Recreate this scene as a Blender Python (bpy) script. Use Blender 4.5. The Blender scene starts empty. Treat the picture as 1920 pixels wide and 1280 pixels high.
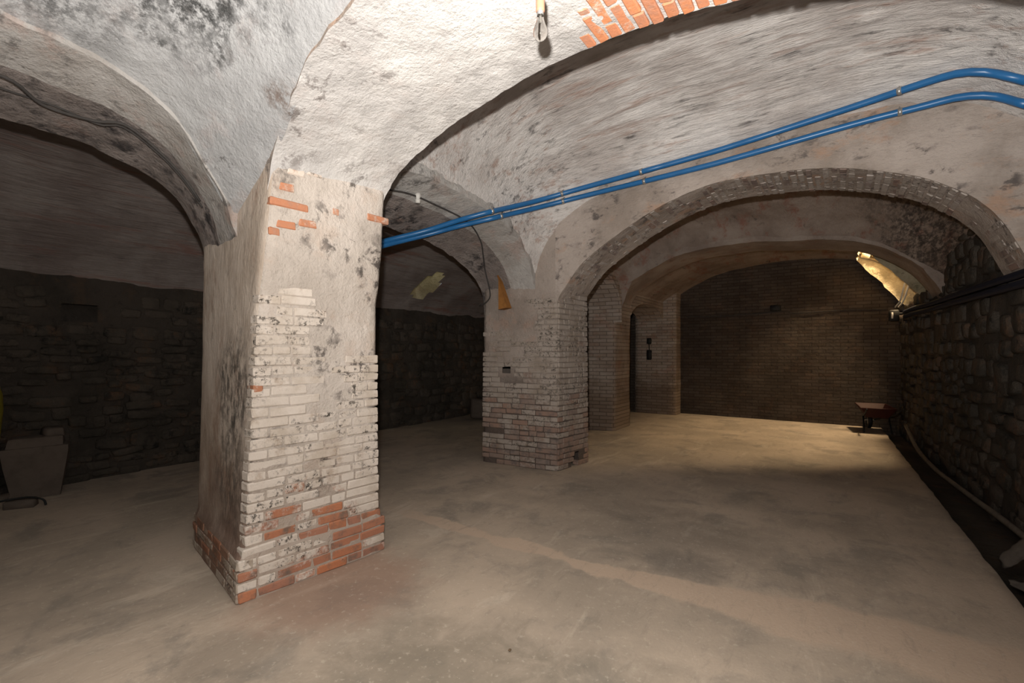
import bpy, bmesh, math, random
from mathutils import Vector, Matrix, noise
random.seed(7)
scn = bpy.context.scene
C = scn.collection

# ------------------------------------------------------------------ camera, light, exposure
# world frame: +x to the right across the nave, +y along the nave, +z up (metres)
cam_d = bpy.data.cameras.new('camera'); cam = bpy.data.objects.new('camera', cam_d); C.objects.link(cam)
cam_d.sensor_width = 36.0; cam_d.lens = 16.5; cam_d.shift_y = 20 / 1920; cam_d.clip_start = 0.02
cam.location = (0, 0, 1.6); cam.rotation_euler = (math.radians(90), 0, math.radians(35))
scn.camera = cam
scn.view_settings.view_transform = 'Standard'; scn.view_settings.look = 'None'
scn.view_settings.exposure = 0.0; scn.view_settings.gamma = 1.0; scn.view_settings.use_curve_mapping = False

world = bpy.data.worlds.new('world'); scn.world = world; world.use_nodes = True
world.node_tree.nodes['Background'].inputs[0].default_value = (0.75, 0.85, 1.0, 1)
world.node_tree.nodes['Background'].inputs[1].default_value = 0.35

def lamp(name, kind, loc, target, energy, color, **kw):
    d = bpy.data.lights.new(name, kind); d.energy = energy; d.color = color
    for k, v in kw.items(): setattr(d, k, v)
    o = bpy.data.objects.new(name, d); C.objects.link(o); o.location = loc
    o.rotation_euler = (Vector(target) - Vector(loc)).to_track_quat('-Z', 'Y').to_euler()
    return o
# the photographer's flash on its bracket above the lens, head tilted up and a little to the left
lamp('camera_flash', 'SPOT', (-0.08, 0.0, 1.88), (-0.08 - 0.32, 0.95, 1.88 + 1.75), 1230, (1.0, 0.955, 0.90),
     spot_size=math.radians(179), spot_blend=1.0, shadow_soft_size=0.03)
# added fill spot, not part of the flash, brightens floor and pillar foot
lamp('added_fill_spot', 'SPOT', (-0.08, 0.0, 1.84), (-1.55, 1.55, -0.1), 290, (1.0, 0.955, 0.90),
     spot_size=math.radians(112), spot_blend=1.0, shadow_soft_size=0.03)
# daylight that falls down the two light shafts
lamp('shaft_daylight', 'AREA', (1.35, 11.9, 4.45), (-0.7, 9.9, 0.4), 240, (1.0, 0.74, 0.44), shape='RECTANGLE', size=0.30, size_y=0.45)
lamp('aisle_shaft_daylight', 'AREA', (-7.45, 7.15, 3.95), (-7.0, 7.15, 2.8), 1.6, (1.0, 0.95, 0.55), shape='RECTANGLE', size=0.3, size_y=0.5)

# ------------------------------------------------------------------ material helpers
class NT:
    def __init__(s, name, rough=0.92, spec=0.15):
        s.m = bpy.data.materials.new(name); s.m.use_nodes = True
        s.t = s.m.node_tree; s.b = s.t.nodes['Principled BSDF']
        s.b.inputs['Roughness'].default_value = rough
        s.b.inputs['Specular IOR Level'].default_value = spec
        s.pos = s.t.nodes.new('ShaderNodeNewGeometry').outputs['Position']
    def sock(s, n, i, v):
        if hasattr(v, 'is_output') or isinstance(v, bpy.types.NodeSocket): s.t.links.new(v, n.inputs[i])
        elif v is not None:
            if isinstance(v, (tuple, list)) and len(v) == 3 and n.inputs[i].type == 'RGBA': v = (*v, 1)
            n.inputs[i].default_value = v
    def math(s, op, a, b=None, c=None, clamp=False):
        n = s.t.nodes.new('ShaderNodeMath'); n.operation = op; n.use_clamp = clamp
        s.sock(n, 0, a); s.sock(n, 1, b); s.sock(n, 2, c); return n.outputs[0]
    def scale(s, vec, sc, rotz=0):
        n = s.t.nodes.new('ShaderNodeMapping'); s.sock(n, 0, vec); n.inputs['Scale'].default_value = sc
        n.inputs['Rotation'].default_value = (0, 0, rotz); return n.outputs[0]
    def noise(s, vec, sc, det=6, rough=0.6, dist=0.0):
        n = s.t.nodes.new('ShaderNodeTexNoise'); s.sock(n, 'Vector', vec)
        n.inputs['Scale'].default_value = sc; n.inputs['Detail'].default_value = det
        n.inputs['Roughness'].default_value = rough; n.inputs['Distortion'].default_value = dist
        return n.outputs['Fac']
    def step(s, v, lo, hi):
        n = s.t.nodes.new('ShaderNodeMapRange'); n.interpolation_type = 'SMOOTHSTEP'
        s.sock(n, 0, v); s.sock(n, 1, lo); s.sock(n, 2, hi); return n.outputs[0]
    def mix(s, f, a, b):
        n = s.t.nodes.new('ShaderNodeMix'); n.data_type = 'RGBA'
        s.sock(n, 0, f); s.sock(n, 6, a); s.sock(n, 7, b); return n.outputs[2]
    def dist(s, c):
        n = s.t.nodes.new('ShaderNodeVectorMath'); n.operation = 'DISTANCE'
        s.sock(n, 0, s.pos); n.inputs[1].default_value = c; return n.outputs['Value']
    def xyz(s):
        n = s.t.nodes.new('ShaderNodeSeparateXYZ'); s.sock(n, 0, s.pos); return n.outputs
    def bump(s, h, strength, d):
        n = s.t.nodes.new('ShaderNodeBump'); n.inputs['Strength'].default_value = strength
        n.inputs['Distance'].default_value = d; s.sock(n, 'Height', h); s.sock(s.b, 'Normal', n.outputs[0])
    def done(s, col): s.sock(s.b, 'Base Color', col); return s.m

def plaster(name, light, mid, dark, pink=(0.36, 0.19, 0.13), st=(1, 1, 1), pinkamt=0.35, darkamt=0.6, dk=(0.56, 0.68),
            spots=(), brick=None, bump=0.7, bscale=1.0, low=None):
    """limewashed masonry: worn white coat, bare pinkish patches, black mould flecks"""
    t = NT(name)
    sp = t.scale(t.pos, st)
    big = t.step(t.noise(t.pos, 1.1, 8, 0.65), 0.38, 0.64)
    col = t.mix(big, light, mid)
    fine = t.noise(sp, 7.0, 10, 0.72, 0.3)
    col = t.mix(t.math('MULTIPLY', t.step(t.noise(sp, 3.2, 9, 0.7), 0.52, 0.66), pinkamt), col, pink)
    dm = t.math('MULTIPLY', t.step(fine, dk[0], dk[1]), t.math('MULTIPLY', t.step(t.noise(t.pos, 2.0, 5), 0.40, 0.62), darkamt))
    col = t.mix(dm, col, dark)
    if low:   # (height, fade, colour): damp rising from the floor
        zz = t.math('ADD', t.xyz()[2], t.math('MULTIPLY', t.math('SUBTRACT', t.noise(t.pos, 3, 6), 0.5), 1.2))
        col = t.mix(t.math('SUBTRACT', 1.0, t.step(zz, low[0] - low[1], low[0] + low[1])), col, low[2])
    for c, r, amt, scol in spots:
        d = t.math('ADD', t.dist(c), t.math('MULTIPLY', t.math('SUBTRACT', t.noise(t.pos, 5, 8, 0.7), 0.5), r * 1.3))
        msk = t.math('SUBTRACT', 1.0, t.step(d, r * 0.35, r))
        f2 = t.step(t.noise(sp, 16, 10, 0.75), 0.40, 0.58)
        col = t.mix(t.math('MULTIPLY', t.math('MULTIPLY', msk, f2), amt), col, scol)
    h = t.math('ADD', t.math('MULTIPLY', t.noise(sp, 9 * bscale, 8, 0.65), 1.0), t.math('MULTIPLY', t.noise(sp, 45 * bscale, 6, 0.6), 0.35))
    if brick:  # far masonry: courses too small to model
        bt = t.t.nodes.new('ShaderNodeTexBrick')
        v = t.scale(t.pos, (1, 1, 1))
        if brick != 'none':
            sx = t.t.nodes.new('ShaderNodeSeparateXYZ'); t.sock(sx, 0, t.pos)
            cb = t.t.nodes.new('ShaderNodeCombineXYZ')
            t.sock(cb, 0, sx.outputs[0] if 'x' in brick else sx.outputs[1]); t.sock(cb, 1, sx.outputs[2]); v = cb.outputs[0]
        t.sock(bt, 'Vector', v); bt.inputs['Scale'].default_value = 1.0
        bt.inputs['Brick Width'].default_value = 0.27; bt.inputs['Row Height'].default_value = 0.075
        bt.inputs['Mortar Size'].default_value = 0.007; bt.inputs['Mortar Smooth'].default_value = 0.5
        bt.inputs['Color1'].default_value = (1, 1, 1, 1); bt.inputs['Color2'].default_value = (0.72, 0.66, 0.6, 1)
        bt.inputs['Mortar'].default_value = (0.5, 0.47, 0.44, 1)
        n = t.t.nodes.new('ShaderNodeMix'); n.data_type = 'RGBA'; n.blend_type = 'MULTIPLY'; n.inputs[0].default_value = 0.8
        t.sock(n, 6, col); t.sock(n, 7, bt.outputs['Color']); col = n.outputs[2]
        h = t.math('SUBTRACT', h, t.math('MULTIPLY', bt.outputs['Fac'], 0.7))
    t.bump(h, bump, 0.03)
    return t.done(col)

def brick_mat(name, white, bare1, bare2, dirt, expo, seed=0.0):
    """one limewashed brick; expo = [(height, share of bare brick)] from the floor up"""
    t = NT(name)
    oi = t.t.nodes.new('ShaderNodeObjectInfo').outputs['Random']
    r = t.t.nodes.new('ShaderNodeValToRGB'); zz = t.math('DIVIDE', t.xyz()[2], 3.6)
    els = r.color_ramp.elements
    while len(els) < len(expo): els.new(0.5)
    for e, (hh, v) in zip(els, expo): e.position = hh / 3.6; e.color = (v, v, v, 1)
    t.sock(r, 0, zz)
    big = t.noise(t.pos, 2.2, 5, 0.6); fine = t.noise(t.pos, 24, 10, 0.75)
    v = t.math('ADD', t.math('MULTIPLY', oi, 0.40), t.math('ADD', t.math('MULTIPLY', big, 0.75), t.math('MULTIPLY', fine, 0.55)))
    v = t.math('ADD', v, r.outputs[0])
    bare = t.step(v, 1.20, 1.36)
    rr = t.math('FRACT', t.math('MULTIPLY', oi, 17.3))
    bc = t.mix(rr, bare1, bare2)
    bc = t.mix(t.step(t.noise(t.pos, 9, 8, 0.7), 0.45, 0.7), bc, dirt)
    wc = t.mix(t.math('MULTIPLY', t.step(t.noise(t.pos, 3.0, 8, 0.7), 0.42, 0.68), 0.75), white, tuple(c * k for c, k in zip(white, (0.72, 0.68, 0.62))))
    wc = t.mix(t.math('MULTIPLY', t.step(t.noise(t.pos, 5.5, 9, 0.75), 0.54, 0.66), 0.55), wc, tuple(c * k for c, k in zip(white, (0.55, 0.45, 0.36))))
    wc = t.mix(t.math('MULTIPLY', t.step(t.noise(t.pos, 26, 9, 0.78), 0.50, 0.60), t.step(t.noise(t.pos, 2.6, 6), 0.44, 0.58)), wc, (0.07, 0.06, 0.05))
    h = t.math('ADD', t.noise(t.pos, 30, 9, 0.7), t.math('MULTIPLY', bare, -0.25))
    t.bump(h, 0.55, 0.012)
    return t.done(t.mix(bare, wc, bc))

def plain(name, col, rough=0.6, spec=0.3, metallic=0.0, var=0.25, sc=12):
    t = NT(name, rough, spec); t.b.inputs['Metallic'].default_value = metallic
    n = t.noise(t.pos, sc, 8, 0.65)
    return t.done(t.mix(t.math('MULTIPLY', t.step(n, 0.4, 0.7), var * 2), col, tuple(c * 0.45 for c in col)))

MOULD = (0.035, 0.035, 0.034)
M = {}
M['white'] = plaster('limewash_white', (0.42, 0.42, 0.42), (0.30, 0.30, 0.30), (0.10, 0.09, 0.085), pinkamt=0.12, darkamt=0.75, dk=(0.58, 0.66),
                     spots=[((-2.7, 0.95, 3.55), 0.62, 0.95, MOULD), ((-2.25, 1.05, 3.65), 0.40, 0.85, MOULD), ((-3.3, 0.6, 3.4), 0.45, 0.7, MOULD),
                            ((-3.05, 1.0, 3.3), 0.35, 0.8, MOULD), ((-2.75, 1.55, 3.15), 0.16, 0.8, (0.12, 0.08, 0.06))], bump=0.8)
M['arch_white'] = plaster('limewash_arch', (0.60, 0.575, 0.55), (0.43, 0.41, 0.395), (0.12, 0.10, 0.09), pinkamt=0.10, darkamt=0.7, dk=(0.55, 0.62), bump=0.8)
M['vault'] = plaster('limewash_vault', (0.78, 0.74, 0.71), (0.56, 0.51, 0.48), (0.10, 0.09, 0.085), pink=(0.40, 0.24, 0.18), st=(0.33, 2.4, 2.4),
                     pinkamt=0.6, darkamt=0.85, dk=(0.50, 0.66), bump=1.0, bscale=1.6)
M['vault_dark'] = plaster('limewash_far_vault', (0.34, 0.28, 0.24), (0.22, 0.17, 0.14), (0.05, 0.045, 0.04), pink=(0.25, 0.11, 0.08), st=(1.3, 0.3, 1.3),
                          spots=[((0.9, 7.6, 3.1), 1.5, 0.85, (0.05, 0.043, 0.04)), ((1.0, 8.8, 2.8), 1.0, 0.8, (0.05, 0.043, 0.04))],  # darkens the right side of this vault: shade put into the colour
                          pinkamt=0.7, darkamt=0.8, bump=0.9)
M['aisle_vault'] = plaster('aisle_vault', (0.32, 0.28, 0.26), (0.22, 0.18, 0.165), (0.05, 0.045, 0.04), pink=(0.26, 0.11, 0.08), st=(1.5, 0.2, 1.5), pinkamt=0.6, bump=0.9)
M['span'] = plaster('spandrel_plaster', (0.46, 0.395, 0.35), (0.30, 0.25, 0.212), (0.10, 0.085, 0.08), pink=(0.43, 0.26, 0.17), st=(0.7, 1, 1.2), pinkamt=0.6, darkamt=0.95, dk=(0.52, 0.62), bump=1.0)
M['intrados'] = plaster('arcade_plaster', (0.44, 0.42, 0.40), (0.31, 0.285, 0.26), (0.07, 0.065, 0.06), pink=(0.34, 0.20, 0.15), pinkamt=0.35, darkamt=0.9, dk=(0.50, 0.62),
                        bump=0.9)
M['rough'] = plaster('rough_arcade_plaster', (0.30, 0.26, 0.24), (0.20, 0.17, 0.155), (0.045, 0.04, 0.04), pink=(0.24, 0.15, 0.12), pinkamt=0.5, darkamt=1.0, dk=(0.45, 0.6), bump=1.2)
M['core1'] = plaster('pillar_limewash', (0.58, 0.515, 0.46), (0.44, 0.385, 0.335), (0.06, 0.05, 0.045), pink=(0.46, 0.34, 0.26), pinkamt=0.35, darkamt=0.9, dk=(0.50, 0.60), bump=0.9,
                     low=(0.6, 0.5, (0.40, 0.33, 0.275)))
M['side1'] = plaster('pillar_damp_plaster', (0.60, 0.52, 0.445), (0.41, 0.335, 0.27), (0.06, 0.055, 0.05), pink=(0.30, 0.18, 0.12), st=(1, 1, 0.55), pinkamt=0.5, darkamt=0.8,
                     spots=[((-3.5, 1.6, 1.35), 0.5, 0.8, (0.035, 0.033, 0.03)), ((-3.5, 1.6, 0.75), 0.5, 0.6, (0.045, 0.04, 0.035))], bump=0.6, low=(0.6, 0.5, (0.20, 0.135, 0.105)))
M['core2'] = plaster('second_pillar_plaster', (0.37, 0.315, 0.275), (0.275, 0.228, 0.195), (0.08, 0.07, 0.06), pink=(0.42, 0.26, 0.19), pinkamt=0.35, darkamt=0.7, bump=0.9,
                     low=(1.15, 0.5, (0.11, 0.085, 0.072)))
M['far_pier'] = plaster('far_pier_masonry', (0.42, 0.36, 0.31), (0.32, 0.26, 0.22), (0.06, 0.05, 0.05), pinkamt=0.4, brick='xz', bump=0.9, low=(0.9, 0.3, (0.24, 0.185, 0.145)))
M['far_plain'] = plaster('far_arch_plaster', (0.36, 0.30, 0.255), (0.24, 0.19, 0.16), (0.06, 0.05, 0.05), pink=(0.26, 0.13, 0.09), pinkamt=0.5, bump=0.9)
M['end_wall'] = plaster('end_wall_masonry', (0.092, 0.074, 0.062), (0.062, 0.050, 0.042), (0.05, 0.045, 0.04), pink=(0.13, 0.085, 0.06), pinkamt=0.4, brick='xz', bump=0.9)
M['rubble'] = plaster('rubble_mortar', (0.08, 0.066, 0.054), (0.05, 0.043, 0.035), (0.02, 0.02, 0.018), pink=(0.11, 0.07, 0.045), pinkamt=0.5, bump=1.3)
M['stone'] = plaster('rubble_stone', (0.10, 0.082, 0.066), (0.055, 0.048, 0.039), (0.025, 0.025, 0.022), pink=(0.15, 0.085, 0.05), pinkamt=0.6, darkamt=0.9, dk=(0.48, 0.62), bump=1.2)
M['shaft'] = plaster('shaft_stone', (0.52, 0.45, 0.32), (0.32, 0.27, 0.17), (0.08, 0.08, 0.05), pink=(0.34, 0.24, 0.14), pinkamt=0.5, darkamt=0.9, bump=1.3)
M['brick1'] = brick_mat('limewashed_brick', (0.62, 0.55, 0.485), (0.46, 0.18, 0.09), (0.34, 0.17, 0.12), (0.17, 0.125, 0.10),
                        [(0, 0.58), (0.30, 0.46), (0.5, 0.30), (0.8, 0.14), (1.2, 0.02), (3.0, 0.0)])
M['brick_damp'] = brick_mat('damp_brown_brick', (0.40, 0.34, 0.28), (0.30, 0.14, 0.085), (0.22, 0.14, 0.10), (0.12, 0.09, 0.07), [(0, 0.5), (3.0, 0.5)])
M['brick2'] = brick_mat('worn_grey_brick', (0.36, 0.31, 0.27), (0.29, 0.185, 0.14), (0.25, 0.195, 0.165), (0.14, 0.118, 0.11),
                        [(0, 0.52), (0.6, 0.42), (1.2, 0.22), (2.2, 0.12), (3.0, 0.1)])
M['brick3'] = brick_mat('arch_grey_brick', (0.46, 0.41, 0.375), (0.30, 0.20, 0.16), (0.25, 0.20, 0.18), (0.12, 0.10, 0.10), [(0, 0.3), (3.4, 0.3)])
M['orange_worn'] = brick_mat('patchy_orange_brick', (0.62, 0.54, 0.47), (0.50, 0.20, 0.10), (0.42, 0.19, 0.11), (0.36, 0.2, 0.14), [(0, 0.46), (3.5, 0.46)])
M['orange'] = brick_mat('bare_orange_brick', (0.72, 0.60, 0.50), (0.56, 0.22, 0.10), (0.48, 0.20, 0.11), (0.42, 0.22, 0.15), [(0, 0.62), (3.5, 0.62)])
M['blue'] = plain('blue_plastic_pipe', (0.016, 0.125, 0.32), 0.35, 0.5, var=0.12, sc=5)
M['shaded_blue'] = plain('shaded_blue_pipe', (0.010, 0.014, 0.030), 0.6, 0.2)  # blue pipe lying in shadow, its shade put into the colour
M['steel'] = plain('galvanised_steel', (0.45, 0.44, 0.42), 0.35, 0.5, 0.7)
M['black'] = plain('black_rubber', (0.012, 0.012, 0.012), 0.6, 0.3)
M['cable'] = plain('dusty_black_cable', (0.055, 0.05, 0.047), 0.8, 0.1)
M['conduit'] = plain('dusty_grey_conduit', (0.16, 0.135, 0.11), 0.7, 0.2)
M['wood'] = plain('orange_brown_wood', (0.30, 0.13, 0.035), 0.7, 0.2)
M['red'] = plain('dark_red_paint', (0.04, 0.007, 0.005), 0.6, 0.3)
M['paleblock'] = plain('dusty_plaster', (0.125, 0.10, 0.083), 0.95, 0.1, var=0.2, sc=7)
M['yellow'] = plain('yellow_plastic', (0.30, 0.25, 0.02), 0.45, 0.4, var=0.15)
M['sheet'] = plain('dusty_plastic_sheet', (0.15, 0.13, 0.11), 0.7, 0.3)
M['white_plastic'] = plain('white_plastic', (0.62, 0.60, 0.56), 0.5, 0.4, var=0.15)
M['terracotta'] = plain('coppery_tube', (0.45, 0.20, 0.12), 0.5, 0.4)
M['crumb'] = plain('crumb', (0.16, 0.11, 0.07), 0.9, 0.1)
g = NT('bulb_glass', 0.08, 0.5); g.b.inputs['Transmission Weight'].default_value = 1.0; g.b.inputs['IOR'].default_value = 1.12
M['glass'] = g.done((0.72, 0.70, 0.67))

def floor_material():
    t = NT('concrete_screed', 0.85, 0.2)
    x, y, z = t.xyz()
    st = t.scale(t.pos, (1.0, 0.35, 1), math.radians(20))
    col = t.mix(t.step(t.noise(t.pos, 0.9, 8, 0.6), 0.38, 0.62), (0.49, 0.40, 0.315), (0.38, 0.315, 0.25))
    col = t.mix(t.math('MULTIPLY', t.step(t.noise(t.pos, 1.7, 8, 0.65, 0.4), 0.50, 0.66), 0.65), col, (0.25, 0.222, 0.188))
    col = t.mix(t.math('MULTIPLY', t.step(t.noise(st, 3.0, 10, 0.7, 0.6), 0.55, 0.70), 0.55), col, (0.62, 0.53, 0.43))
    # greyish worn patches with a shape of their own
    for (cx, cy, r, a, cc) in [(-1.55, 1.55, 0.75, 0.75, (0.15, 0.132, 0.10)), (-0.75, 1.75, 0.75, 0.55, (0.18, 0.16, 0.125)), (-2.6, 1.15, 0.35, 0.6, (0.14, 0.12, 0.095)),
                               (-1.2, 4.2, 0.8, 0.5, (0.185, 0.16, 0.135)), (-0.95, 3.62, 0.33, 0.6, (0.17, 0.152, 0.132)), (0.35, 2.15, 0.35, 0.6, (0.16, 0.14, 0.11)),
                               (-2.0, 5.0, 0.9, 0.4, (0.20, 0.17, 0.14))]:
        d = t.math('ADD', t.dist((cx, cy, 0)), t.math('MULTIPLY', t.math('SUBTRACT', t.noise(t.pos, 3.5, 8, 0.65, 0.5), 0.5), r * 1.5))
        col = t.mix(t.math('MULTIPLY', t.math('SUBTRACT', 1.0, t.step(d, r * 0.35, r * 1.15)), a * 0.8), col, cc)
    # strip of pale pinkish sand across the nave, widening to the right
    w = t.math('ADD', 0.09, t.math('MULTIPLY', t.step(x, -1.6, 0.3), 0.20))
    yc = t.math('ADD', 3.22, t.math('MULTIPLY', t.step(x, -1.5, 0.6), 0.12))
    dd = t.math('ADD', t.math('ABSOLUTE', t.math('SUBTRACT', y, yc)), t.math('MULTIPLY', t.math('SUBTRACT', t.noise(t.pos, 2.5, 7, 0.6), 0.5), 0.35))
    m = t.math('SUBTRACT', 1.0, t.step(t.math('DIVIDE', dd, w), 0.75, 1.15))
    m = t.math('MULTIPLY', m, t.math('MULTIPLY', t.step(x, -3.9, -3.2), 0.95))
    col = t.mix(m, col, (0.55, 0.425, 0.325))
    # reddish brick dust along the foot of the near pillar
    d = t.math('ADD', t.dist((-2.85, 1.95, 0)), t.math('MULTIPLY', t.math('SUBTRACT', t.noise(t.pos, 4, 7), 0.5), 0.6))
    col = t.mix(t.math('MULTIPLY', t.math('SUBTRACT', 1.0, t.step(d, 0.35, 0.75)), 0.5), col, (0.30, 0.17, 0.12))
    col = t.mix(t.math('MULTIPLY', t.step(t.noise(st, 11, 10, 0.75, 0.8), 0.52, 0.66), 0.26), col, (0.20, 0.175, 0.145))
    col = t.mix(t.math('MULTIPLY', t.step(t.noise(t.pos, 24, 8, 0.7), 0.56, 0.66), 0.35), col, (0.62, 0.54, 0.44))
    col = t.mix(t.step(t.noise(t.pos, 60, 4, 0.5), 0.70, 0.74), col, (0.5, 0.43, 0.34))
    h = t.math('ADD', t.noise(st, 4, 9, 0.6), t.math('MULTIPLY', t.noise(t.pos, 50, 6, 0.6), 0.15))
    t.bump(h, 0.45, 0.03)
    return t.done(col)
M['floor'] = floor_material()

# ------------------------------------------------------------------ geometry helpers
def fb(p, s, o=4): return noise.fractal(Vector(p) * s, 1.0, 2.0, o)
def link(name, verts, faces, mats, parent=None, smooth=True, midx=None):
    me = bpy.data.meshes.new(name); me.from_pydata([tuple(v) for v in verts], [], faces)
    for m in (mats if isinstance(mats, (list, tuple)) else [mats]): me.materials.append(m)
    if midx: me.polygons.foreach_set('material_index', midx)
    if smooth: me.polygons.foreach_set('use_smooth', [True] * len(me.polygons))
    me.update()
    o = bpy.data.objects.new(name, me); C.objects.link(o)
    if parent: o.parent = parent
    return o
def tag(o, label, cat, group=None, kind=None):
    o['label'] = label
    if cat: o['category'] = cat
    if group: o['group'] = group
    if kind: o['kind'] = kind
    return o
def struct(o): o['kind'] = 'structure'; return o
def empty(name, loc=(0, 0, 0), rz=0):
    o = bpy.data.objects.new(name, None); C.objects.link(o); o.location = loc; o.rotation_euler = (0, 0, rz); o.empty_display_size = 0.1; return o
def lerp_tab(tab, x):
    if x <= tab[0][0]: return tab[0][1]
    for (x0, v0), (x1, v1) in zip(tab, tab[1:]):
        if x <= x1:
            f = (x - x0) / (x1 - x0)
            return v0 + (v1 - v0) * f if not isinstance(v0, tuple) else tuple(a + (b - a) * f for a, b in zip(v0, v1))
    return tab[-1][1]
def smooth_curve(pts, n):
    """Catmull-Rom through pts, resampled to n+1 points evenly by length"""
    P = [Vector(p) for p in pts]; P = [2 * P[0] - P[1]] + P + [2 * P[-1] - P[-2]]; out = []
    for i in range(1, len(P) - 2):
        for k in range(16):
            t = k / 16; a, b, c, d = P[i - 1], P[i], P[i + 1], P[i + 2]
            out.append(0.5 * ((2 * b) + (c - a) * t + (2 * a - 5 * b + 4 * c - d) * t * t + (3 * b - a - 3 * c + d) * t ** 3))
    out.append(P[-2]); L = [0]
    for a, b in zip(out, out[1:]): L.append(L[-1] + (b - a).length)
    res = []; j = 0
    for k in range(n + 1):
        s = L[-1] * k / n
        while j < len(L) - 2 and L[j + 1] < s: j += 1
        f = (s - L[j]) / max(1e-9, L[j + 1] - L[j]); res.append(out[j].lerp(out[j + 1], min(1, f)))
    return res
def grid_faces(nu, nv, off=0, flip=False):
    F = []
    for i in range(nu):
        for j in range(nv):
            a = off + i * (nv + 1) + j; q = (a, a + 1, a + nv + 2, a + nv + 1)
            F.append(q[::-1] if flip else q)
    return F
def tube(name, pts, r, mat, parent=None, seg=10, n=None, cap=True, straight=False):
    P = [Vector(p) for p in pts] if straight else smooth_curve(pts, n or max(12, len(pts) * 6))
    V = []; F = []; up = Vector((0, 0, 1)); m = len(P)
    for i, p in enumerate(P):
        t = (P[min(i + 1, m - 1)] - P[max(i - 1, 0)]).normalized()
        s = t.cross(up)
        s = s.normalized() if s.length > 1e-3 else Vector((1, 0, 0)); u = s.cross(t)
        for k in range(seg):
            a = 2 * math.pi * k / seg; V.append(p + r * (math.cos(a) * s + math.sin(a) * u))
    for i in range(m - 1):
        for k in range(seg):
            a = i * seg + k; b = i * seg + (k + 1) % seg; F.append((a, b, b + seg, a + seg))
    if cap: F += [tuple(range(seg))[::-1], tuple(range((m - 1) * seg, m * seg))]
    return link(name, V, F, mat, parent)
def lathe(name, prof, mat, parent=None, seg=24, loc=(0, 0, 0)):
    V = []; F = []
    for r, z in prof:
        for k in range(seg):
            a = 2 * math.pi * k / seg; V.append((loc[0] + r * math.cos(a), loc[1] + r * math.sin(a), loc[2] + z))
    for i in range(len(prof) - 1):
        for k in range(seg):
            a = i * seg + k; b = i * seg + (k + 1) % seg; F.append((a, b, b + seg, a + seg))
    return link(name, V, F, mat, parent)
def box_mesh(name, sx, sy, sz, bev=0.006, jit=0.0, seed=0, segs=1):
    rng = random.Random(seed); bm = bmesh.new(); bmesh.ops.create_cube(bm, size=1)
    for v in bm.verts:
        v.co = Vector((v.co.x * sx, v.co.y * sy, v.co.z * sz)) + Vector([rng.uniform(-jit, jit) for _ in range(3)])
    bmesh.ops.bevel(bm, geom=bm.edges[:], offset=bev, segments=segs, affect='EDGES', profile=0.5)
    for v in bm.verts: v.co += Vector([rng.uniform(-jit, jit) * 0.35 for _ in range(3)])
    me = bpy.data.meshes.new(name); bm.to_mesh(me); bm.free()
    for p in me.polygons: p.use_smooth = True
    return me
def place(name, me, mat, loc, rot=None, parent=None, scale=None):
    if mat and not me.materials: me.materials.append(mat)
    o = bpy.data.objects.new(name, me); C.objects.link(o); o.location = loc
    if rot is not None: o.rotation_euler = rot
    if scale: o.scale = scale
    if parent: o.parent = parent
    return o
_bm = {}
def brick_mesh(length, matkey, variant, h=0.058, d=0.10):
    k = (round(length, 3), matkey, variant, h)
    if k not in _bm:
        me = box_mesh('brick', length, d, h, 0.007, 0.0045, hash(k[2]) + int(length * 1000)); me.polygons.foreach_set('use_smooth', [False] * len(me.polygons)); me.materials.append(M[matkey]); _bm[k] = me
    return _bm[k]
LEN = (0.25, 0.25, 0.22, 0.12, 0.25, 0.15)
def brick_face(parent, A, B, z0, z1, matkey, pitch=0.0685, proud=0.010, skip=None, seed=1, inset=0.0):
    """courses of single bricks on the wall face running from A(z) to B(z) (viewed from outside A is left)"""
    rng = random.Random(seed); z = z0; row = 0; n = 0
    while z + pitch <= z1:
        zc = z + pitch / 2; a, b = Vector((*A(zc), 0)), Vector((*B(zc), 0)); d = (b - a); L = d.length; d.normalize()
        nrm = Vector((d.y, -d.x, 0)); u = 0.0; first = True
        while u < L - 0.02:
            ln = LEN[rng.randrange(len(LEN))]
            if first and row % 2: ln = 0.12
            first = False
            if L - (u + ln) < 0.09: ln = L - u
            ln2 = min((0.10, 0.12, 0.15, 0.19, 0.22, 0.25, 0.30, 0.34), key=lambda q: abs(q - ln))
            uc = u + ln / 2
            if not (skip and skip(uc, zc, ln, L)):
                me = brick_mesh(ln2 - 0.009, matkey, rng.randrange(5), pitch - 0.008)
                p = a + d * uc + nrm * (proud - 0.05 + rng.uniform(-0.0045, 0.0045)) + Vector((0, 0, zc + rng.uniform(-0.004, 0.004)))
                place('brick', me, None, p, (rng.uniform(-.01, .01), rng.uniform(-.012, .012), math.atan2(d.y, d.x) + rng.uniform(-.005, .005)),
                      parent, ((ln - 0.009) / (ln2 - 0.009), 1, 1)); n += 1
            u += ln
        z += pitch; row += 1
    return n

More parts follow.
